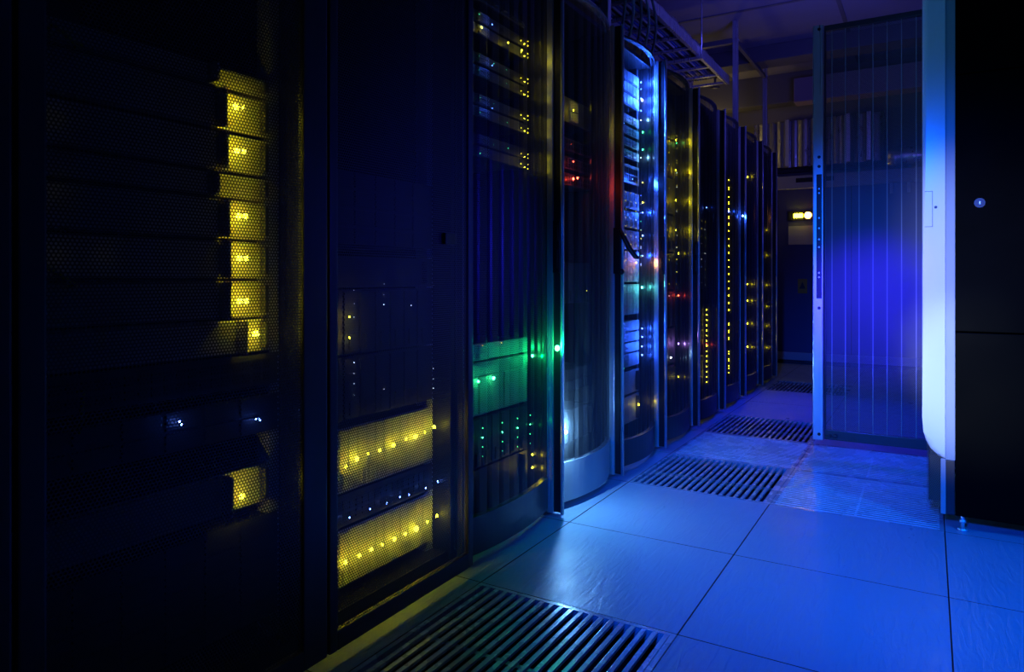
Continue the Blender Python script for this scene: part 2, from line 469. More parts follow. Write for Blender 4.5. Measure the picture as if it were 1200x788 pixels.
racks = []
for i in range(11):
    y0, y1 = EDGE[i], EDGE[i + 1]
    flat = i < 3
    t = thing('server_rack', ((XF + XB) / 2, (y0 + y1) / 2, 0), RN[i], 'server rack', 'racks of the left row')
    racks.append(t)
    g = 0.004
    MB().box(XB, XF - 0.012, y0 + g, y0 + g + 0.018, 0.06, RT - 0.02, 0.002).build('side_panel', M['steel'], t)
    MB().box(XB, XF - 0.012, y1 - g - 0.018, y1 - g, 0.06, RT - 0.02, 0.002).build('side_panel', M['steel'], t)
    MB().box(XB, XF - 0.012, y0 + g, y1 - g, RT - 0.02, RT, 0.003).build('top_panel', M['steel'], t)
    MB().box(XB, XB + 0.015, y0 + 0.022, y1 - 0.022, 0.06, RT - 0.02).build('back_panel', M['steel'], t)
    MB().box(XB + 0.02, XF - 0.03, y0 + 0.01, y1 - 0.01, 0.0, 0.06, 0.003).build('plinth', M['steel'], t)
    for yy in (y0 + 0.024, y1 - 0.052):
        m = MB().box(XE - 0.05, XE - 0.006, yy, yy + 0.028, 0.06, RT - 0.02)
        for k in range(60):
            m.box(XE - 0.007, XE - 0.0045, yy + 0.009, yy + 0.019, 0.10 + k * 0.031, 0.112 + k * 0.031)
        m.build('mounting_rail', M['face'] if i in (1, 2) else M['frame'], t)
    if flat:
        st = 0.034 if i == 2 else 0.05
        if i == 2:
            a, b = y0 + 0.03, y1 - 0.03
        else:
            a, b = y0 + 0.045, y1 - 0.075
        m = MB()
        xa, xb = XF, XF + 0.06
        xa = xb - 0.018
        m.box(xa, xb, y0 + g, a, 0.03, RT, 0.004); m.box(xa, xb, b, y1 - g, 0.03, RT, 0.004)
        m.box(xa, xb, a, b, 0.03, 0.075, 0.003); m.box(xa, xb, a, b, RT - 0.05, RT, 0.003)
        d = m.build('door', M['frame'], t)
        MB().sheet([(xb - 0.006, a - 0.002), (xb - 0.006, b + 0.002)], 0.074, RT - 0.049).build('mesh_panel', M['mesh'], d)
        if i == 2:
            yy, zz = pix(526, 280, -1.2)
            MB().box(xb - 0.004, xb + 0.008, yy - 0.026, yy + 0.026, zz - 0.017, zz + 0.017, 0.004).build('latch', M['black'], d)
    else:
        sag = 0.055 if i > 3 else 0.03
        a, b = y0 + (0.026 if i == 4 else 0.012), y1 - 0.026
        zb = 0.185 if i == 4 else 0.15
        prof = bow_profile(a, b, sag, 9, XF)
        m = MB()
        m.raw = True
        # solid lower kick panel and thin top cap, both following the bow
        solid = [(XF + sag * 4 * q * (1 - q) + 0.010, a + (b - a) * q) for q in [k / 16 for k in range(17)]]
        back = [(p[0] - 0.022, p[1]) for p in solid[::-1]]
        m2 = solid + back
        fm = MB()
        fm.prism(m2, 0.03, zb, 'z')
        fm.prism(m2, RT - 0.012, RT, 'z')
        fm.box(XF - 0.008, XF + (0.05 if i == 4 else 0.014), y0 + g, a, 0.03, RT, 0.003)
        fm.box(XF - 0.008, XF + 0.004, b, y1 - g - 0.003, 0.03, RT, 0.001)
        d = fm.build('door', M['greyframe'] if i == 4 else M['frame'], t)
        MB().sheet(prof, zb - 0.004, RT - 0.010).build('mesh_panel', M['meshbow'], d)
        # aluminium edge profile at the far side: flange, dark groove, rounded nose
        w0 = y1 - 0.022
        m = MB()
        m.box(XF + 0.004, XF + 0.030, w0 - 0.002, w0 + 0.016, 0.015, RT + 0.012, 0.002)
        m.tube([(XF + 0.066, w0 + 0.007, 0.015), (XF + 0.066, w0 + 0.007, RT + 0.012)], 0.0075, 12)
        m.build('edge_profile', M['silver'], d)
        MB().box(XF + 0.030, XF + 0.060, w0 + 0.006, w0 + 0.016, 0.02, RT + 0.008).build('edge_groove', M['steel'], d)
        if i != 4:
            m = MB().box(XF + 0.033, XF + 0.062, w0 - 0.008, w0 + 0.008, 0.93, 1.13, 0.004)
            m.box(XF + 0.040, XF + 0.056, w0 - 0.013, w0 - 0.006, 0.95, 1.02, 0.003)
            m.box(XF + 0.040, XF + 0.056, w0 - 0.013, w0 - 0.006, 1.05, 1.11, 0.003)
            m.build('handle', M['black'], d)
        else:
            m = MB().box(XF + 0.028, XF + 0.066, w0 - 0.010, w0 + 0.008, 0.93, 1.14, 0.004)
            m.build('handle', M['black'], d)
            zt = 1.13
            pts = [(XF + 0.062, w0 - 0.014, zt), (XF + 0.080, w0 - 0.012, zt - 0.035), (XF + 0.105, w0 - 0.010, zt - 0.085), (XF + 0.135, w0 - 0.008, zt - 0.125), (XF + 0.15, w0 - 0.008, zt - 0.13)]
            m = MB().tube(pts, [0.008, 0.011, 0.012, 0.011, 0.006], 8)
            m.ball((XF + 0.070, w0 - 0.016, zt - 0.19), 0.014)
            m.build('lever', M['black'], d)

# ------------------------------------------------------------------ equipment in the racks
UNIT = {}                                   # rack index -> list of (z0, z1, style)
UNIT[1] = [(0.39, 0.48, 'fin'), (0.55, 0.64, 'drives'), (0.66, 0.735, 'switch'), (0.74, 0.818, 'fin'), (0.82, 0.905, 'fin'), (0.909, 0.994, 'fin'), (0.998, 1.085, 'fin'),
           (1.089, 1.141, 'fin'), (1.145, 1.232, 'fin'), (1.236, 1.325, 'fin'), (1.33, 1.374, 'fin'), (0.12, 0.36, 'drives')]
UNIT[2] = [(0.09, 0.245, 'shelf'), (0.25, 0.335, 'row'), (0.34, 0.515, 'shelf'), (0.53, 0.70, 'blade'), (0.705, 0.88, 'blade'), (0.885, 0.97, 'blank'), (1.0, 1.2, 'drives')]
UNIT[3] = [(0.09, 0.25, 'blank'), (0.255, 0.43, 'blade'), (0.435, 0.62, 'bays'), (0.625, 0.685, 'vents')] + [(c - 0.019, c + 0.019, 'vents') for c in (1.349, 1.391, 1.486, 1.530, 1.626, 1.670, 1.770, 1.815)] + [(1.87, 1.99, 'blade')]
UNIT[4] = [(0.2, 0.34, 'blank'), (0.42, 0.52, 'drives'), (0.80, 0.98, 'blade'), (1.31, 1.365, 'switch'), (1.38, 1.435, 'switch'), (1.46, 1.515, 'switch'), (1.58, 1.69, 'vents')]
UNIT[5] = [(0.16, 0.30, 'blank'), (0.31, 0.43, 'blank'), (0.45, 0.52, 'vents'), (0.525, 0.575, 'vents'), (0.58, 0.63, 'vents'), (0.635, 0.69, 'vents'), (0.72, 0.88, 'drives'), (0.89, 1.05, 'drives'),
           (1.06, 1.16, 'blade'), (1.17, 1.26, 'blade'), (1.27, 1.36, 'blade'), (1.40, 1.50, 'row'), (1.53, 1.575, 'white'), (1.59, 1.635, 'white'), (1.65, 1.695, 'white'), (1.71, 1.755, 'white'),
           (1.80, 1.86, 'drives'), (1.865, 1.92, 'drives'), (1.925, 1.98, 'drives')]
for i in (6, 7, 8, 9, 10):
    UNIT[i] = [(0.17 + 0.225 * k, 0.385 + 0.225 * k, ('blade', 'drives', 'blade', 'vents')[(k + i) % 4]) for k in range(8)]

# indicator lights, mostly as seen, some added: (x, y, colour, radius in mm, watts of light it throws)
L = {i: [] for i in range(11)}
for px, py, rr in ((271, 126, 5), (279, 127, 3.5), (272, 177, 5), (280, 178, 4), (274, 254, 5), (282, 254, 4.5), (275, 303, 5), (283, 303, 4), (275, 353, 5), (283, 353, 4.5), (294, 391, 6), (278, 581, 5)):
    L[1].append((px, py, 'Y', rr * 1.4, 0.13 if rr >= 5 else 0))
for px, py in ((60, 138), (63, 223), (65, 300), (120, 300)):
    L[1].append((px, py, 'Y', 2.0, 0.0004))
for px, py in ((299, 491), (295, 491), (208, 497), (205, 494)):
    L[1].append((px, py, 'B', 3, 0.012))
for k, (px, py) in enumerate(((400, 546), (413, 537), (426, 531), (440, 527), (456, 521), (471, 514), (482, 511), (493, 506), (504, 500))):
    L[2].append((px, py, 'Y', (4, 7, 3, 4, 6, 4, 7, 4, 6)[k], (0, 0.17, 0, 0, 0.15, 0, 0.17, 0, 0.14)[k]))
for k, (px, py) in enumerate(((400, 658), (416, 650), (430, 643), (443, 637), (457, 631), (470, 625), (483, 619), (496, 611), (507, 604))):
    L[2].append((px, py, 'Y', (6, 5, 5, 4, 6, 5, 8, 4, 5)[k], (0.17, 0, 0.14, 0, 0.15, 0, 0.19, 0, 0.14)[k]))
for px, py in ((404, 606), (429, 596), (448, 589), (464, 582), (474, 579), (494, 571), (509, 564), (519, 559)):
    L[2].append((px, py, 'B', 2.6, 0.01))
for px, ys in ((413, (325, 340, 356, 372, 425, 438, 450, 463)), (448, (319, 333, 345, 357, 444, 456, 469)), (480, (319, 333, 344, 358, 368)), (506, (325, 335, 432, 444, 455, 467))):
    for py in ys:
        L[2].append((px, py, 'W', 1.2, 0))
L[2] += [(404, 372, 'Y', 3, 0.05), (404, 396, 'Y', 3, 0.05)]
for py in (48, 62, 92, 107, 135, 150, 180, 192):
    for dx, dy in ((609, 0), (613, 4), (617, 1), (617, 6)):
        L[3].append((dx, py + dy, 'Y', 2.0, 0.012 if dx == 613 else 0))
for px, py in ((560, 33), (591, 51), (607, 60)):
    L[3].append((px, py, 'Y', 3, 0.01))
for px, py in ((560, 17), (560, 66), (560, 82), (577, 75), (592, 82), (592, 98), (577, 122), (593, 144), (561, 115), (561, 132), (594, 174), (577, 170), (561, 180)):
    L[3].append((px, py, 'G', 1.2, 0))
for py in (10, 26, 58, 74, 107, 124):
    L[3].append((575, py + 3, 'B', 1.5, 0.05))  # blue lights added to light up the vent grilles
L[3] += [(625, 416, 'G', 6, 0.4), (574, 443, 'G', 6, 0.09), (556, 447, 'G', 5, 0.07), (564, 405, 'O', 1.6, 0), (586, 402, 'O', 1.6, 0)]
for px in (564, 587, 605, 622):
    for k, py in enumerate((502, 513, 524, 535)):
        L[3].append((px, py - (px - 564) * 0.28, 'G', 2.2 if k < 3 else 1.4, 0.006 if k == 1 else 0))
L[3] += [(623, 531, 'Y', 3.5, 0.03), (623, 546, 'Y', 4, 0.04), (566, 188, 'R', 3, 0.03)]
L[4] += [(668, 130, 'Y', 3, 0.12), (668, 190, 'R', 3, 0.05), (668, 210, 'R', 6, 0.14), (673, 209, 'R', 5, 0.05), (668, 169, 'R', 2, 0), (694, 300, 'W', 1.5, 0), (686, 341, 'Y', 1.5, 0)]
L[5] += [(748, 97, 'B', 4, 5), (748, 105, 'B', 3, 0), (749, 118, 'W', 6, 0), (748, 116, 'B', 4, 5), (748, 130, 'B', 3, 3), (757, 145, 'W', 2, 0.4), (757, 188, 'W', 2, 0.4), (740, 210, 'B', 2, 1.5), (752, 250, 'B', 3, 2), (752, 300, 'B', 3, 2), (757, 159, 'G', 4, 0.03), (757, 169, 'G', 4, 0.03), (757, 179, 'G', 3.5, 0.02),  # small whites and extra blues added to brighten grilles and interior
         (755, 277, 'B', 4.5, 0.06), (742, 308, 'O', 4, 0.3), (749, 337, 'C', 6, 0.5), (749, 385, 'B', 4, 1.2), (749, 395, 'B', 4, 0.6), (749, 406, 'B', 4, 1.2), (749, 416, 'B', 4, 0.6), (730, 432, 'G', 2, 0),
         (745, 474, 'Y', 5, 0.03), (755, 216, 'Y', 2.5, 0), (759, 240, 'Y', 3, 0)]
for px in (732, 738, 744, 750, 755, 760):
    for k in range(9):
        if random.random() < 0.8:
            L[5].append((px, 225 + 10 * k + (px - 732) * 0.25, random.choice('YYGWYB'), 1.6, 0))
L[6] += [(799, 346, 'R', 5, 0.06), (783, 419, 'W', 5, 0.05), (799, 298, 'Y', 3.5, 0.03), (804, 437, 'Y', 3, 0.02), (789, 165, 'Y', 3, 0.15), (789, 200, 'Y', 3, 0.2), (789, 235, 'Y', 3, 0.2), (789, 270, 'Y', 3, 0.15), (803, 400, 'V', 4, 0.4), (796, 170, 'G', 2, 0.03)]
for px in (783, 796, 802):
    for k in range(14):
        if random.random() < 0.75:
            L[6].append((px, 165 + 14 * k, random.choice('YYW'), 1.5, 0))
for k in range(19):
    L[7].append((827, 363 + 6 * k, 'Y', 3.4, 0))
for px, a, n in ((821, 250, 10), (832, 262, 9)):
    for k in range(n):
        L[7].append((px, a + 9 * k, random.choice('YBW'), 1.4, 0))
L[7] += [(833, 457, 'V', 4, 0.12), (820, 457, 'W', 4, 0.01), (830, 245, 'B', 3, 0.02), (838, 400, 'R', 4, 0.05), (838, 455, 'R', 4, 0.05)]
for px in (853, 859):
    for k in range(30):
        if random.random() < 0.85:
            L[8].append((px, 215 + 8.2 * k, 'Y', 2.9, 0))
L[8] += [(857, 250, 'B', 6, 0.25), (857, 258, 'R', 3, 0)]
for px, py in ((878, 210), (880, 333), (878, 352), (878, 378), (878, 405), (879, 430)):
    L[9].append((px, py, 'Y', 5.5, 0.1))
for px, py in ((898, 272), (897, 300), (897, 334), (897, 358), (898, 380), (897, 405)):
    L[10].append((px, py, 'Y', 4.5, 0.08))
STY = {'fin': 'server with lit right-hand bay', 'drives': 'server with drive trays', 'switch': 'network switch', 'blank': 'plain dark unit', 'shelf': 'disk shelf', 'row': 'thin unit',
       'blade': 'blade unit', 'vents': 'server with vent grille', 'bays': 'tall unit with three bays', 'white': 'thin server with white grille'}
ORD = ['topmost', 'second', 'third', 'fourth', 'fifth', 'sixth', 'seventh', 'eighth', 'ninth', 'tenth', 'eleventh', 'twelfth', 'thirteenth', 'fourteenth', 'fifteenth', 'sixteenth', 'seventeenth', 'eighteenth', 'nineteenth', 'twentieth']
led_mesh = {}


GLOW = dict(LED, B=(0.02, 0.10, 1.0), W=(0.20, 0.56, 1.0), Y=(1.0, 0.82, 0.0), G=(0.0, 1.0, 0.22))


def indicator(x, y, z, col, r, watts, parent, name='indicator_light', off=0.035, back=False, dy=0.0):
    key = (col, round(r, 2), watts > 0 or r > 2.2)
    if key not in led_mesh:
        m = MB().ball((0, 0, 0), r / 1000, 0.8, 1, 1, 10 if r > 2.5 else 6)
        me = bpy.data.meshes.new('indicator_light')
        m.b.to_mesh(me); m.b.free()
        me.materials.append((LM if key[2] else LD)[col])
        led_mesh[key] = me
    o = bpy.data.objects.new(name, led_mesh[key])
    o.parent = parent
    o.location = Vector((x, y, z)) - world_loc(parent)
    COL.objects.link(o)
    if watts:
        if back:        # glow spot added in front, aimed back at the face, not out the door
            lamp(LEDN[col] + '_light_glow', 'SPOT', (x + off, y + dy, z), watts * 1.1, GLOW[col], (x - 1, y + dy, z), parent=o, shadow_soft_size=0.006, spot_size=R(165), spot_blend=0.5)
        else:
            lamp(LEDN[col] + '_light_glow', 'POINT', (x + off, y + dy, z), watts, GLOW[col], parent=o, shadow_soft_size=0.006)
    return o


for i, units in UNIT.items():
    y0, y1 = EDGE[i] + 0.055, EDGE[i + 1] - 0.055
    W = y1 - y0
    order = sorted(range(len(units)), key=lambda k: -units[k][0])
    roots = []
    used = set()
    for k, (za, zb, sty) in enumerate(units):
        leds = []
        for (px, py, col, r, wt) in L[i]:
            yy, zz = pix(px, py, XE + 0.004)
            if za - 0.003 <= zz < zb + 0.003 and (px, py) not in used:
                used.add((px, py))
                leds.append((min(max(yy, EDGE[i] + 0.03), EDGE[i + 1] - 0.03), zz, col, r, wt))
        rank = order.index(k)
        pos = 'lowest' if rank == len(units) - 1 else (ORD[rank] if rank == 0 else ORD[rank] + ' from top')
        lab = '%s, %s in %s' % (STY[sty], pos, SHORT[i])
        t = thing('network_switch' if sty == 'switch' else 'rack_server', (XE - 0.35, (y0 + y1) / 2, za), lab, 'server', 'equipment in ' + SHORT[i])
        roots.append((za, zb, t))
        fm = M['face'] if sty in ('fin', 'shelf', 'bays', 'white') or i == 5 or (sty == 'vents' and za < 1 and i == 3) else M['facedark']
        MB().box(XE - 0.70, XE - 0.004, y0 + 0.008, y1 - 0.008, za + 0.001, zb - 0.001, 0.002).build('chassis', M['steel'], t)
        m = MB().box(XE - 0.003, XE, y0 - 0.022, y1 + 0.022, za + 0.0015, zb - 0.0015, 0.0012)
        if sty == 'fin':
            fy = [l for l in leds if l[3] >= 5]
            fy = fy[0][0] - 0.036 if fy else y0 + 0.375
            m.box(XE, XE + 0.040, fy - 0.006, fy, za + 0.002, zb - 0.002, 0.001)  # fin added to keep the glow from spreading left
            m.box(XE, XE + 0.012, y0, fy - 0.01, za + 0.004, zb - 0.004, 0.002)
        m.build('faceplate', fm, t)
        m = MB()
        hh = zb - za
        if sty in ('drives',):
            nr = max(1, round(hh / 0.045))
            for a in range(6):
                for b in range(nr):
                    m.box(XE, XE + 0.007, y0 + W * (a + 0.05) / 6, y0 + W * (a + 0.95) / 6, za + hh * (b + 0.07) / nr, za + hh * (b + 0.93) / nr, 0.002)
            m.build('drive_trays', fm, t)
        elif sty in ('blade', 'shelf'):
            nb = 14 if sty == 'shelf' else 8
            for a in range(nb):
                m.box(XE, XE + 0.008, y0 + W * (a + 0.06) / nb, y0 + W * (a + 0.94) / nb, za + 0.005, zb - 0.005, 0.002)
                m.box(XE + 0.008, XE + 0.014, y0 + W * (a + 0.3) / nb, y0 + W * (a + 0.7) / nb, za + 0.012, za + 0.012 + hh * 0.25, 0.002)
            m.build('blade_modules', fm, t)
        elif sty in ('switch', 'row'):
            for a in range(20):
                for b in range(2):
                    m.box(XE, XE + 0.003, y0 + W * (a + 0.12) / 20, y0 + W * (a + 0.88) / 20, za + hh * (0.14 + 0.38 * b), za + hh * (0.44 + 0.38 * b))
            m.build('port_row', M['black'], t)
        elif sty == 'bays':
            for a in range(3):
                m.box(XE, XE + 0.009, y0 + W * (a + 0.03) / 3, y0 + W * (a + 0.97) / 3, za + 0.006, zb - 0.05, 0.003)
            m.box(XE, XE + 0.006, y0, y1, zb - 0.044, zb - 0.006, 0.002)
            m.build('bay_covers', fm, t)
        elif sty in ('vents', 'white'):
            if sty == 'white':
                gs = ((0.46, 0.62), (0.64, 0.80), (0.84, 0.94))
            else:
                gs = ((0.34, 0.47),) if i == 3 else ((0.56, 0.72),)
            for (ga, gb) in gs:
                v = MB()
                for b in range(2):
                    n = 7
                    for a in range(n):
                        c0 = y0 + W * (ga + (gb - ga) * a / n)
                        v.box(XE, XE + 0.008, c0, c0 + W * (gb - ga) / n * 0.72, za + hh * (0.1 + 0.42 * b), za + hh * (0.46 + 0.42 * b), 0.001)
                v.build('vent_grille', M['vent'], t)
        else:
            m.b.free()
            for q in (y0 + 0.02, y1 - 0.03):
                MB().box(XE, XE + 0.02, q, q + 0.01, za + 0.01, zb - 0.01, 0.002).build('handle', M['frame'], t)
        for (yy, zz, col, r, wt) in leds:
            indicator(XE + 0.008 + (0.012 if r >= 2.5 else 0.002), yy, zz, col, r, wt, t, back=i in (1, 2), off=0.026 if i == 1 else 0.035)

# patch cords hanging in front of the servers, caught by small yellow lights
for pl, lab in ((((52, 300), (54, 312), (64, 319), (76, 326), (88, 334)), 'short yellow-lit patch cord hanging inside the left mesh rack at mid height'),
                (((62, 30), (74, 38), (84, 48), (97, 52)), 'yellow-lit patch cord near the top of the left mesh rack'),
                (((98, 460), (96, 475), (95, 492), (94, 508)), 'dim patch cord low in the left mesh rack')):
    pts = []
    for (px, py) in pl:
        yy, zz = pix(px, py, XE + 0.03)
        pts.append((XE + 0.03, yy, zz))
    pts = [(XE + 0.0045, pts[0][1], pts[0][2])] + pts + [(XE + 0.0045, pts[-1][1], pts[-1][2])]
    o = MB().tube(pts, 0.0035, 8).build('patch_cord', CABLE[4], None, pts[0])
    tag(o, lab, 'cable', 'patch cords in the left mesh rack')

# bright lamps fixed to the door edges of the left row
d4 = [c for c in racks[4].children if c.name.startswith('door')][0]
d3 = [c for c in racks[3].children if c.name.startswith('door')][0]
d8 = [c for c in racks[8].children if c.name.startswith('door')][0]
yy, zz = pix(664, 507, -1.205)
indicator(XF + 0.052, yy, zz, 'W', 7, 9.0, d4, off=-0.008, dy=0.014)
yy, zz = pix(646, 410, -1.20)
indicator(XF + 0.055, EDGE[4] - 0.035, zz, 'G', 11, 0.7, d3, off=0.02)
yy, zz = pix(869, 252, -1.20)
indicator(XF + 0.05, EDGE[9] - 0.035, zz, 'B', 7, 0.6, d8, off=0.02)

# ------------------------------------------------------------------ right row: rack with white bow cover
YR, YR2 = 2.98, 3.86
XR = 0.082
t = thing('server_rack', (0.6, (YR + YR2) / 2, 0), 'tall black rack with bright white rounded door edge, seen side-on at right', 'server rack')
rz = 2.24
m = MB()
m.box(XR, 1.15, YR, YR + 0.02, 0.717 + 0.0025, 1.64, 0.003)
sp = m.build('side_panel', M['sidepanel'], t)
MB().box(XR, 1.15, YR, YR + 0.02, 0.055, 0.717 - 0.0025, 0.003).build('side_panel', M['sidepanel'], t)
MB().box(XR, 1.15, YR, YR + 0.02, 1.645, rz, 0.003).build('side_panel', M['sidepanel'], t)
lx, lz = pixy(1148, 238, YR)
m = MB().tube([(lx, YR + 0.004, lz), (lx, YR - 0.006, lz)], 0.017, 16)
m.tube([(lx, YR - 0.004, lz), (lx, YR - 0.010, lz)], 0.010, 12)
m.build('lock', M['black'], sp)
MB().box(lx - 0.0015, lx + 0.0015, YR - 0.0125, YR - 0.009, lz - 0.005, lz + 0.005).build('keyhole', M['silver'], sp)
MB().box(XR, 1.15, YR2 - 0.02, YR2, 0.055, rz, 0.003).build('side_panel', M['sidepanel'], t)
MB().box(1.13, 1.15, YR + 0.02, YR2 - 0.02, 0.055, rz, 0.002).build('back_panel', M['sidepanel'], t)
MB().box(XR, 1.15, YR, YR2, rz, rz + 0.02, 0.003).build('top_panel', M['steel'], t)
MB().box(XR + 0.02, 1.13, YR + 0.02, YR2 - 0.02, 0.055, 0.10, 0.003).build('bottom_panel', M['steel'], t)
for fx, fy in ((XR + 0.022, YR + 0.018), (1.1, YR + 0.03), (XR + 0.03, YR2 - 0.04), (1.1, YR2 - 0.04)):
    m = MB().tube([(fx, fy, 0.0), (fx, fy, 0.010)], 0.017, 14).tube([(fx, fy, 0.010), (fx, fy, 0.075)], 0.007, 10)
    m.tube([(fx, fy, 0.030), (fx, fy, 0.040)], 0.012, 6)
    m.build('levelling_foot', M['silver'], t)
# white door with rounded near edge and a tapering lower corner
prof = [(XR - 0.032, 0.252), (XR - 0.055, 0.262), (XR - 0.078, 0.285), (XR - 0.092, 0.312), (XR - 0.100, 0.345), (XR - 0.104, 0.40), (XR - 0.104, rz), (XR - 0.032, rz)]
m = MB().prism(prof, YR + 0.0, YR2 - 0.004, 'y')
es = [e for e in m.b.edges if all(abs(v.co.y - YR) < 1e-5 for v in e.verts) and not all(abs(v.co.x - (XR - 0.032)) < 1e-4 for v in e.verts) and not all(v.co.z > rz - 1e-3 for v in e.verts)]
bmesh.ops.bevel(m.b, geom=es, offset=0.022, segments=5, affect='EDGES', profile=0.5)
d = m.build('door', M['white'], t)
MB().box(XR - 0.031, XR - 0.001, YR + 0.004, YR2 - 0.004, 0.252, rz, 0.002).build('edge_profile', M['greystrip'], d)
ax, az = pixy(1093, 224, YR)
bx, bz = pixy(1093, 266, YR)
m = MB()
for (q0, q1, q2, q3) in ((ax - 0.025, ax, az - 0.0015, az), (ax - 0.025, ax, bz, bz + 0.0015), (ax - 0.0015, ax, bz, az)):
    m.box(q0, q1, YR - 0.0008, YR + 0.01, q2, q3)
m.build('cover_seam', M['black'], d)
sx, sz = pixy(1096.5, 243, YR)
MB().tube([(sx, YR + 0.003, sz), (sx, YR - 0.003, sz)], 0.005, 12).build('screw', M['black'], d)
# base below the white cover
m = MB()
m.box(XR - 0.030, XR - 0.002, YR + 0.004, YR2 - 0.006, 0.055, 0.251, 0.002)
m.box(XR - 0.084, XR - 0.031, YR + 0.075, YR2 - 0.03, 0.08, 0.251, 0.002)
b = m.build('base_cover', M['steel'], t)
MB().box(XR - 0.046, XR - 0.030, YR + 0.001, YR + 0.02, 0.055, 0.255, 0.002).build('corner_post', M['greyframe'], b)
m = MB().sheet([(XR - 0.046, YR + 0.003), (XR - 0.080, YR + 0.022), (XR - 0.090, YR + 0.06), (XR - 0.090, YR2 - 0.02)], 0.075, 0.30)
m.build('perforated_kick_panel', M['meshopen'], b)

# ------------------------------------------------------------------ second rack of the right row, its mesh door standing open
YO = 3.905
t = thing('server_rack', (0.6, 4.2, 0), 'black rack with its tall silver-edged mesh door swung open across the aisle', 'server rack')
y0, y1 = YR2 + 0.01, YR2 + 0.63
RT2 = 2.22
MB().box(XR, 1.15, y0, y0 + 0.02, 0.03, RT2, 0.003).build('side_panel', M['steel'], t)
MB().box(XR, 1.15, y1 - 0.02, y1, 0.03, RT2, 0.003).build('side_panel', M['steel'], t)
MB().box(1.13, 1.15, y0 + 0.02, y1 - 0.02, 0.03, RT2, 0.003).build('back_panel', M['steel'], t)
MB().box(XR, 1.15, y0, y1, RT2, RT2 + 0.02, 0.003).build('top_panel', M['steel'], t)
MB().box(XR, 1.15, y0, y1, 0.0, 0.03, 0.003).build('plinth', M['steel'], t)
xa = pixy(953, 300, YO)[0]
xb_ = pixy(966, 300, YO)[0]
zt = pixy(958, 31, YO)[1]
zb = pixy(958, 514, YO)[1]
xh = 0.07
m = MB()
m.box(xb_, xh, YO - 0.004, YO + 0.026, zt - 0.030, zt - 0.004, 0.003)
m.box(xb_, xh, YO - 0.004, YO + 0.026, zb, zb + 0.05, 0.003)
m.box(xh - 0.03, xh, YO - 0.004, YO + 0.026, zb, zt - 0.004, 0.003)
m.box(xb_, xb_ + 0.006, YO + 0.0, YO + 0.026, zb, zt - 0.004, 0.001)
d = m.build('door', M['frame'], t)
MB().box(xa, xb_ - 0.004, YO - 0.018, YO + 0.03, zb - 0.004, zt, 0.004).build('edge_profile', M['silver'], d)
e = [c for c in d.children if c.name.startswith('edge_profile')][0]
za_, zc_ = pixy(958, 205, YO)[1], pixy(958, 350, YO)[1]
xm = (xa + xb_ - 0.004) / 2 + 0.006
MB().box(xm - 0.013, xm + 0.013, YO - 0.0195, YO - 0.010, zc_, za_, 0.003).build('lock_plate', M['black'], e)
m = MB()
for py in (222, 227, 256, 268, 281, 290, 320, 325):
    m.tube([(xm, YO - 0.021, pixy(958, py, YO)[1]), (xm, YO - 0.017, pixy(958, py, YO)[1])], 0.0045, 8)
m.build('lock_screws', M['silver'], e)
m = MB()
for py in (36, 185, 196, 361, 508):
    m.tube([(xm, YO - 0.021, pixy(958, py, YO)[1]), (xm, YO - 0.016, pixy(958, py, YO)[1])], 0.008, 12)
m.build('bolts', M['black'], e)
n, xs0, xs1 = 8, xb_ + 0.004, xh - 0.03
prof = [(xs0, YO + 0.012), (xs1, YO + 0.012)]
for k in range(n):
    xc = xs0 + (xs1 - xs0) * (k + 0.5) / n
    MB().box(xc - 0.0022, xc + 0.0022, YO + 0.006, YO + 0.0115, zb + 0.05, zt - 0.03, 0.001).build('rib', M['greyframe'], d)
MB().sheet(prof, zb + 0.045, zt - 0.028).build('mesh_panel', M['meshopen'], d)
m = MB().tube([(xb_ + 0.008, YO - 0.008, zb + 0.02), (xb_ + 0.035, YO - 0.010, zb + 0.022)], 0.007, 8)
m.tube([(xb_ + 0.045, YO - 0.008, zb + 0.022), (xb_ + 0.06, YO - 0.008, zb + 0.022)], 0.010, 10)
m.build('hinge_pin', M['frame'], d)
for k in range(6):
    za = 0.08 + 0.34 * k
    u_ = thing('rack_server', (0.5, (y0 + y1) / 2, za), 'dark server in the rack whose mesh door stands open', 'server', 'servers behind the open door')
    MB().box(0.20, 1.0, y0 + 0.06, y1 - 0.06, za, za + 0.30, 0.003).build('chassis', M['steel'], u_)
    m = MB().box(0.19, 0.20, y0 + 0.03, y1 - 0.03, za, za + 0.30, 0.002)
    for q in range(6):
        m.box(0.180, 0.19, y0 + 0.07 + 0.08 * q, y0 + 0.14 + 0.08 * q, za + 0.02, za + 0.28, 0.003)
    m.build('faceplate', M['facedark'], u_)

# ------------------------------------------------------------------ far end: cooling unit, ducts
YU = 7.9
ux0, ux1 = -1.52, 0.75
zt = zt_unit = pixy(930, 207, YU)[1]
t = thing('cooling_unit', ((ux0 + ux1) / 2, YU + 0.2, 0), 'dark blue cooling unit with yellow lamp and notice across the far end', 'cooling unit')
MB().box(ux0, ux1, YU, Y1 - 0.01, 0.10, zt, 0.01).build('body', M['unit'], t)
MB().box(ux0 + 0.03, ux1 - 0.03, YU + 0.03, Y1 - 0.02, 0.0, 0.10).build('plinth', M['steel'], t)
zs = pixy(930, 222, YU)[1]
hd = MB().box(ux0, ux1, YU - 0.02, YU + 0.02, zs, zt + 0.004, 0.006).build('header_panel', M['unitpale'], t)
sa, sb = pixy(933, 213, YU)[0], pixy(953, 213, YU)[0]
MB().box(sa, sb + 0.2, YU - 0.024, YU - 0.016, pixy(940, 214, YU)[1], pixy(940, 209, YU)[1], 0.002).build('air_slot', M['black'], hd)
za, zb2 = pixy(930, 422, YU)[1], pixy(930, 413, YU)[1]
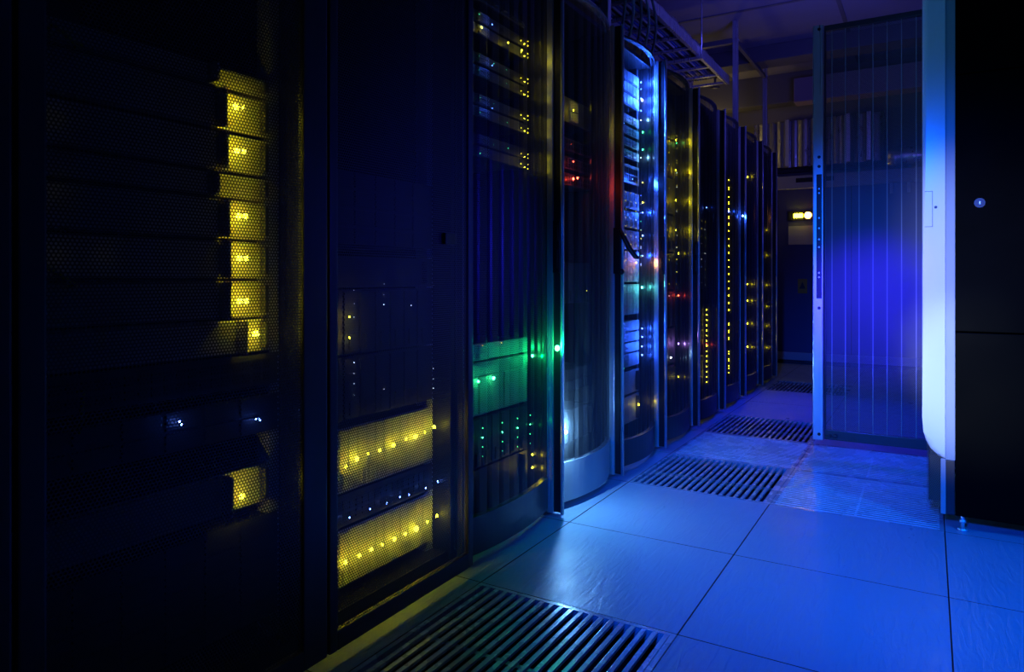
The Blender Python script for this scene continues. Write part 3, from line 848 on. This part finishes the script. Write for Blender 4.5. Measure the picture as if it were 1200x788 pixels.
MB().box(ux0, ux1, YU - 0.018, YU + 0.02, za, zb2, 0.006).build('skirting_rail', M['unitpale'], t)
for xx in (-0.68, 0.05):
    MB().box(xx - 0.004, xx + 0.004, YU - 0.003, YU + 0.01, zb2, zs).build('panel_joint', M['black'], t)
lx, lz = pixy(937, 253, YU)
pnl = MB().box(lx - 0.12, lx + 0.16, YU - 0.012, YU, lz - 0.05, lz + 0.05, 0.004).build('display_panel', M['black'], t)
a = MB().box(lx - 0.055, lx + 0.035, YU - 0.03, YU - 0.011, lz - 0.022, lz + 0.022, 0.010).build('status_lamp', LM['Y'], pnl)
lamp('status_lamp_glow', 'POINT', (lx, YU - 0.09, lz), 0.12, (1.0, 0.7, 0.05), parent=a, shadow_soft_size=0.02)
b = MB().ball((lx + 0.085, YU - 0.018, lz), 0.035, 1, 0.5, 1, 14).build('status_lamp', LM['O'], pnl)
nx0, nx1 = pixy(924, 270, YU)[0], pixy(953, 270, YU)[0]
MB().box(nx0, nx1, YU - 0.006, YU - 0.001, pixy(937, 287, YU)[1], pixy(937, 265, YU)[1]).build('notice', M['paper'], t)
gx0, gx1 = pixy(935, 330, YU)[0], pixy(946, 330, YU)[0]
gz0, gz1 = pixy(940, 344, YU)[1], pixy(940, 327, YU)[1]
sg = MB().box(gx0, gx1, YU - 0.006, YU - 0.001, gz0, gz1, 0.0).build('warning_sign', M['sign'], t)
gc = (gx0 + gx1) / 2
MB().prism([(gc - 0.03, gz0 + 0.05), (gc + 0.03, gz0 + 0.05), (gc, gz1 - 0.03)], YU - 0.009, YU - 0.005, 'y').build('warning_triangle', M['black'], sg)
hx, hz = pixy(1055, 212, YU)
m = MB().box(hx - 0.11, hx + 0.11, YU - 0.05, YU - 0.015, hz - 0.015, hz + 0.015, 0.006)
m.box(hx - 0.09, hx - 0.06, YU - 0.04, YU - 0.015, hz - 0.12, hz - 0.01, 0.005)
m.box(hx + 0.06, hx + 0.09, YU - 0.04, YU - 0.015, hz - 0.12, hz - 0.01, 0.005)
m.build('bracket', M['unitpale'], t)


def crinkled(x0, x1, yc, zc, rad, n, jit, seed):
    rnd = random.Random(seed)
    m = MB()
    pts, rr = [], []
    for k in range(n + 1):
        pts.append((x0 + (x1 - x0) * k / n, yc + rnd.uniform(-jit, jit), zc + rnd.uniform(-jit, jit)))
        rr.append(rad * (1 + rnd.uniform(-0.05, 0.05) + (0.06 if k % 2 else 0)))
    m.tube(pts, rr, 20)
    return m


dz0, dz1 = pixy(930, 196, 7.9)[1], pixy(930, 142, 7.9)[1]
t = thing('insulated_duct', (-0.9, 8.0, dz0), 'crinkled silver foil duct with vertical folds above the cooling unit', 'duct')
m = MB()
q0 = pixy(884, 150, 7.9)[0]
q1 = pixy(1035, 150, 7.9)[0]
prof = []
for k in range(61):
    prof.append((q0 + (q1 - q0) * k / 60, 7.88 + 0.028 * math.sin(k * 1.9) + 0.014 * math.sin(k * 4.7)))
pl = [(p[0], p[1]) for p in prof] + [(q1, 8.30), (q0, 8.30)]
m.prism(pl, dz0, dz1, 'z')
m.build('duct_body', M['foil'], t)
m = MB()
for q in (0.28, 0.52, 0.75, 0.9):
    xx = q0 + (q1 - q0) * q
    m.box(xx - 0.02, xx + 0.02, 7.82, 7.90, dz0 + 0.005, dz1 + 0.004, 0.004)
m.build('straps', M['silver'], t)
a_, b_ = pixy(1040, 190, 7.9), pixy(1090, 190, 7.9)
tag(crinkled(a_[0], 1.4, 7.95, zt_unit + 0.13, 0.10, 24, 0.012, 4).build('insulated_pipe', M['foil'], None, (a_[0], 7.95, a_[1])), 'foil-wrapped pipe seen through the top of the open mesh door', 'pipe')
a_ = pixy(930, 104, 7.3)
b2 = pixy(930, 120, 7.3)
tag(MB().box(a_[0], 2.2, 7.3, 7.5, b2[1], pixy(930, 92, 7.3)[1], 0.01).build('cable_trunking', M['pink'], None, (a_[0], 7.4, b2[1])), 'dusty pink-grey cable trunking hung under the ceiling beyond the open door', 'trunking')

# ------------------------------------------------------------------ overhead: hangers, tray, cables
HG = [(3.155, 'silver hanger post above the rack with the white glow', 1.95), (5.81, 'silver hanger post in the middle of the left row, above the far racks', 2.0), (7.0, 'farthest silver hanger post, beyond the end of the left row', 2.0)]
for (yy, lab, z0) in HG:
    t = thing('hanger_post', (-1.35, yy, RT if yy < 6.7 else 2.0), lab, 'hanger post', 'ceiling hanger posts')
    zb0 = RT + 0.0005 if yy < 6.7 else 2.0
    MB().box(-1.37, -1.33, yy - 0.02, yy + 0.02, zb0 + 0.0, ZC, 0.003).build('post', M['silver'], t)
    MB().box(-1.40, -1.30, yy - 0.05, yy + 0.05, zb0, zb0 + 0.006, 0.002).build('foot_plate', M['silver'], t)
    MB().tube([(-1.325, yy - 0.022, 2.83), (-1.325, yy - 0.04, 2.83)], 0.012, 8).build('bolt', M['silver'], t)
tag(MB().box(-2.1, -1.372, 5.79, 5.83, 2.82, 2.86, 0.003).build('tray_crossbar', M['beam'], None, (-1.7, 5.81, 2.82)), 'dark crossbar from the middle hanger post to the cable tray', 'crossbar')
tag(MB().box(-1.365, -1.335, 5.832, 6.978, 2.82, 2.85, 0.003).build('tie_rail', M['beam'], None, (-1.35, 6.4, 2.82)), 'slim rail linking the two far hanger posts under the ceiling', 'rail')
tx0, tx1, tz = -1.72, -1.42, 2.50
t = thing('cable_tray', ((tx0 + tx1) / 2, 3.0, tz), 'ladder cable tray hung above the left row, loaded with cables', 'cable tray')
for xx in (tx0, tx1):
    MB().box(xx - 0.012, xx + 0.012, 0.2, 5.85, tz, tz + 0.07, 0.003).build('side_rail', M['silver'], t)
for k in range(23):
    MB().box(tx0 + 0.013, tx1 - 0.013, 0.3 + 0.25 * k, 0.33 + 0.25 * k, tz + 0.005, tz + 0.02).build('rung', M['silver'], t)
for yy in (1.4, 3.155, 5.0):
    m = MB()
    m.tube([(tx0 - 0.02, yy, tz), (tx0 - 0.02, yy, ZC)], 0.006, 8).tube([(tx1 + 0.02, yy, tz), (tx1 + 0.02, yy, ZC)], 0.006, 8)
    m.box(tx0 - 0.03, tx1 + 0.03, yy - 0.015, yy + 0.015, tz - 0.02, tz)
    m.build('hanger_rod', M['silver'], t)
CN = ['blue', 'grey', 'black', 'white', 'yellow']
for k in range(12):
    x = tx0 + 0.034 + 0.021 * k
    rnd = random.Random(50 + k)
    pts = [(x + rnd.uniform(-0.001, 0.001), 0.3 + q * 0.3, tz + 0.0315 + rnd.uniform(0, 0.004)) for q in range(19)]
    c = k % 4
    o = MB().tube(pts, 0.009, 8).build('cable', CABLE[c], None, (x, 3.0, tz + 0.02))
    tag(o, '%s cable running along the overhead cable tray' % CN[c], 'cable', '%s cables on the overhead tray' % CN[c])
for k in range(5):
    yb = 3.27 + 0.12 * k
    x = -1.50
    pts = [(x, yb - 0.3, tz + 0.08), (x + 0.05, yb - 0.1, tz + 0.15), (x + 0.13, yb + 0.05, tz + 0.09), (x + 0.15, yb + 0.16, tz - 0.10), (x + 0.08, yb + 0.28, tz - 0.24), (x - 0.02, yb + 0.34, tz - 0.36), (x - 0.03, yb + 0.35, RT + 0.012)]
    sm = []
    for a, b in zip(pts, pts[1:]):
        for q in range(4):
            sm.append(Vector(a).lerp(Vector(b), q / 4))
    sm.append(Vector(pts[-1]))
    for _ in range(3):
        sm = [sm[0]] + [(sm[j - 1] + sm[j] * 2 + sm[j + 1]) / 4 for j in range(1, len(sm) - 1)] + [sm[-1]]
    o = MB().tube(sm, 0.008, 8).build('drop_cable', CABLE[(1, 3, 1, 3, 1)[k]], None, pts[-1])
    tag(o, 'pale cable looping down from the overhead tray to the rack tops', 'cable', 'cables dropping from the tray')
m = MB()
rnd = random.Random(3)
pts = [(-1.51 + rnd.uniform(-0.008, 0.008), 4.3 + 0.06 * k, tz + 0.128 + rnd.uniform(-0.005, 0.005)) for k in range(24)]
m.tube(pts, [0.044 * (1 + rnd.uniform(-0.15, 0.12)) for _ in pts], 12)
tag(m.build('insulated_pipe', M['foil'], None, pts[0]), 'crumpled foil-wrapped pipe lying on the overhead cable tray', 'pipe')
# small sprinkler under the warm-lit beam
sx, sz = pixy(838, 104, 7.1)
t = tag(MB().tube([(sx, 7.1, ZC), (sx, 7.1, sz + 0.02)], 0.012, 8).tube([(sx, 7.1, sz + 0.012), (sx, 7.1, sz)], [0.05, 0.012], 12).build('sprinkler', M['beam'], None, (sx, 7.1, ZC)), 'small dark sprinkler hanging in the warm light at far left', 'sprinkler')
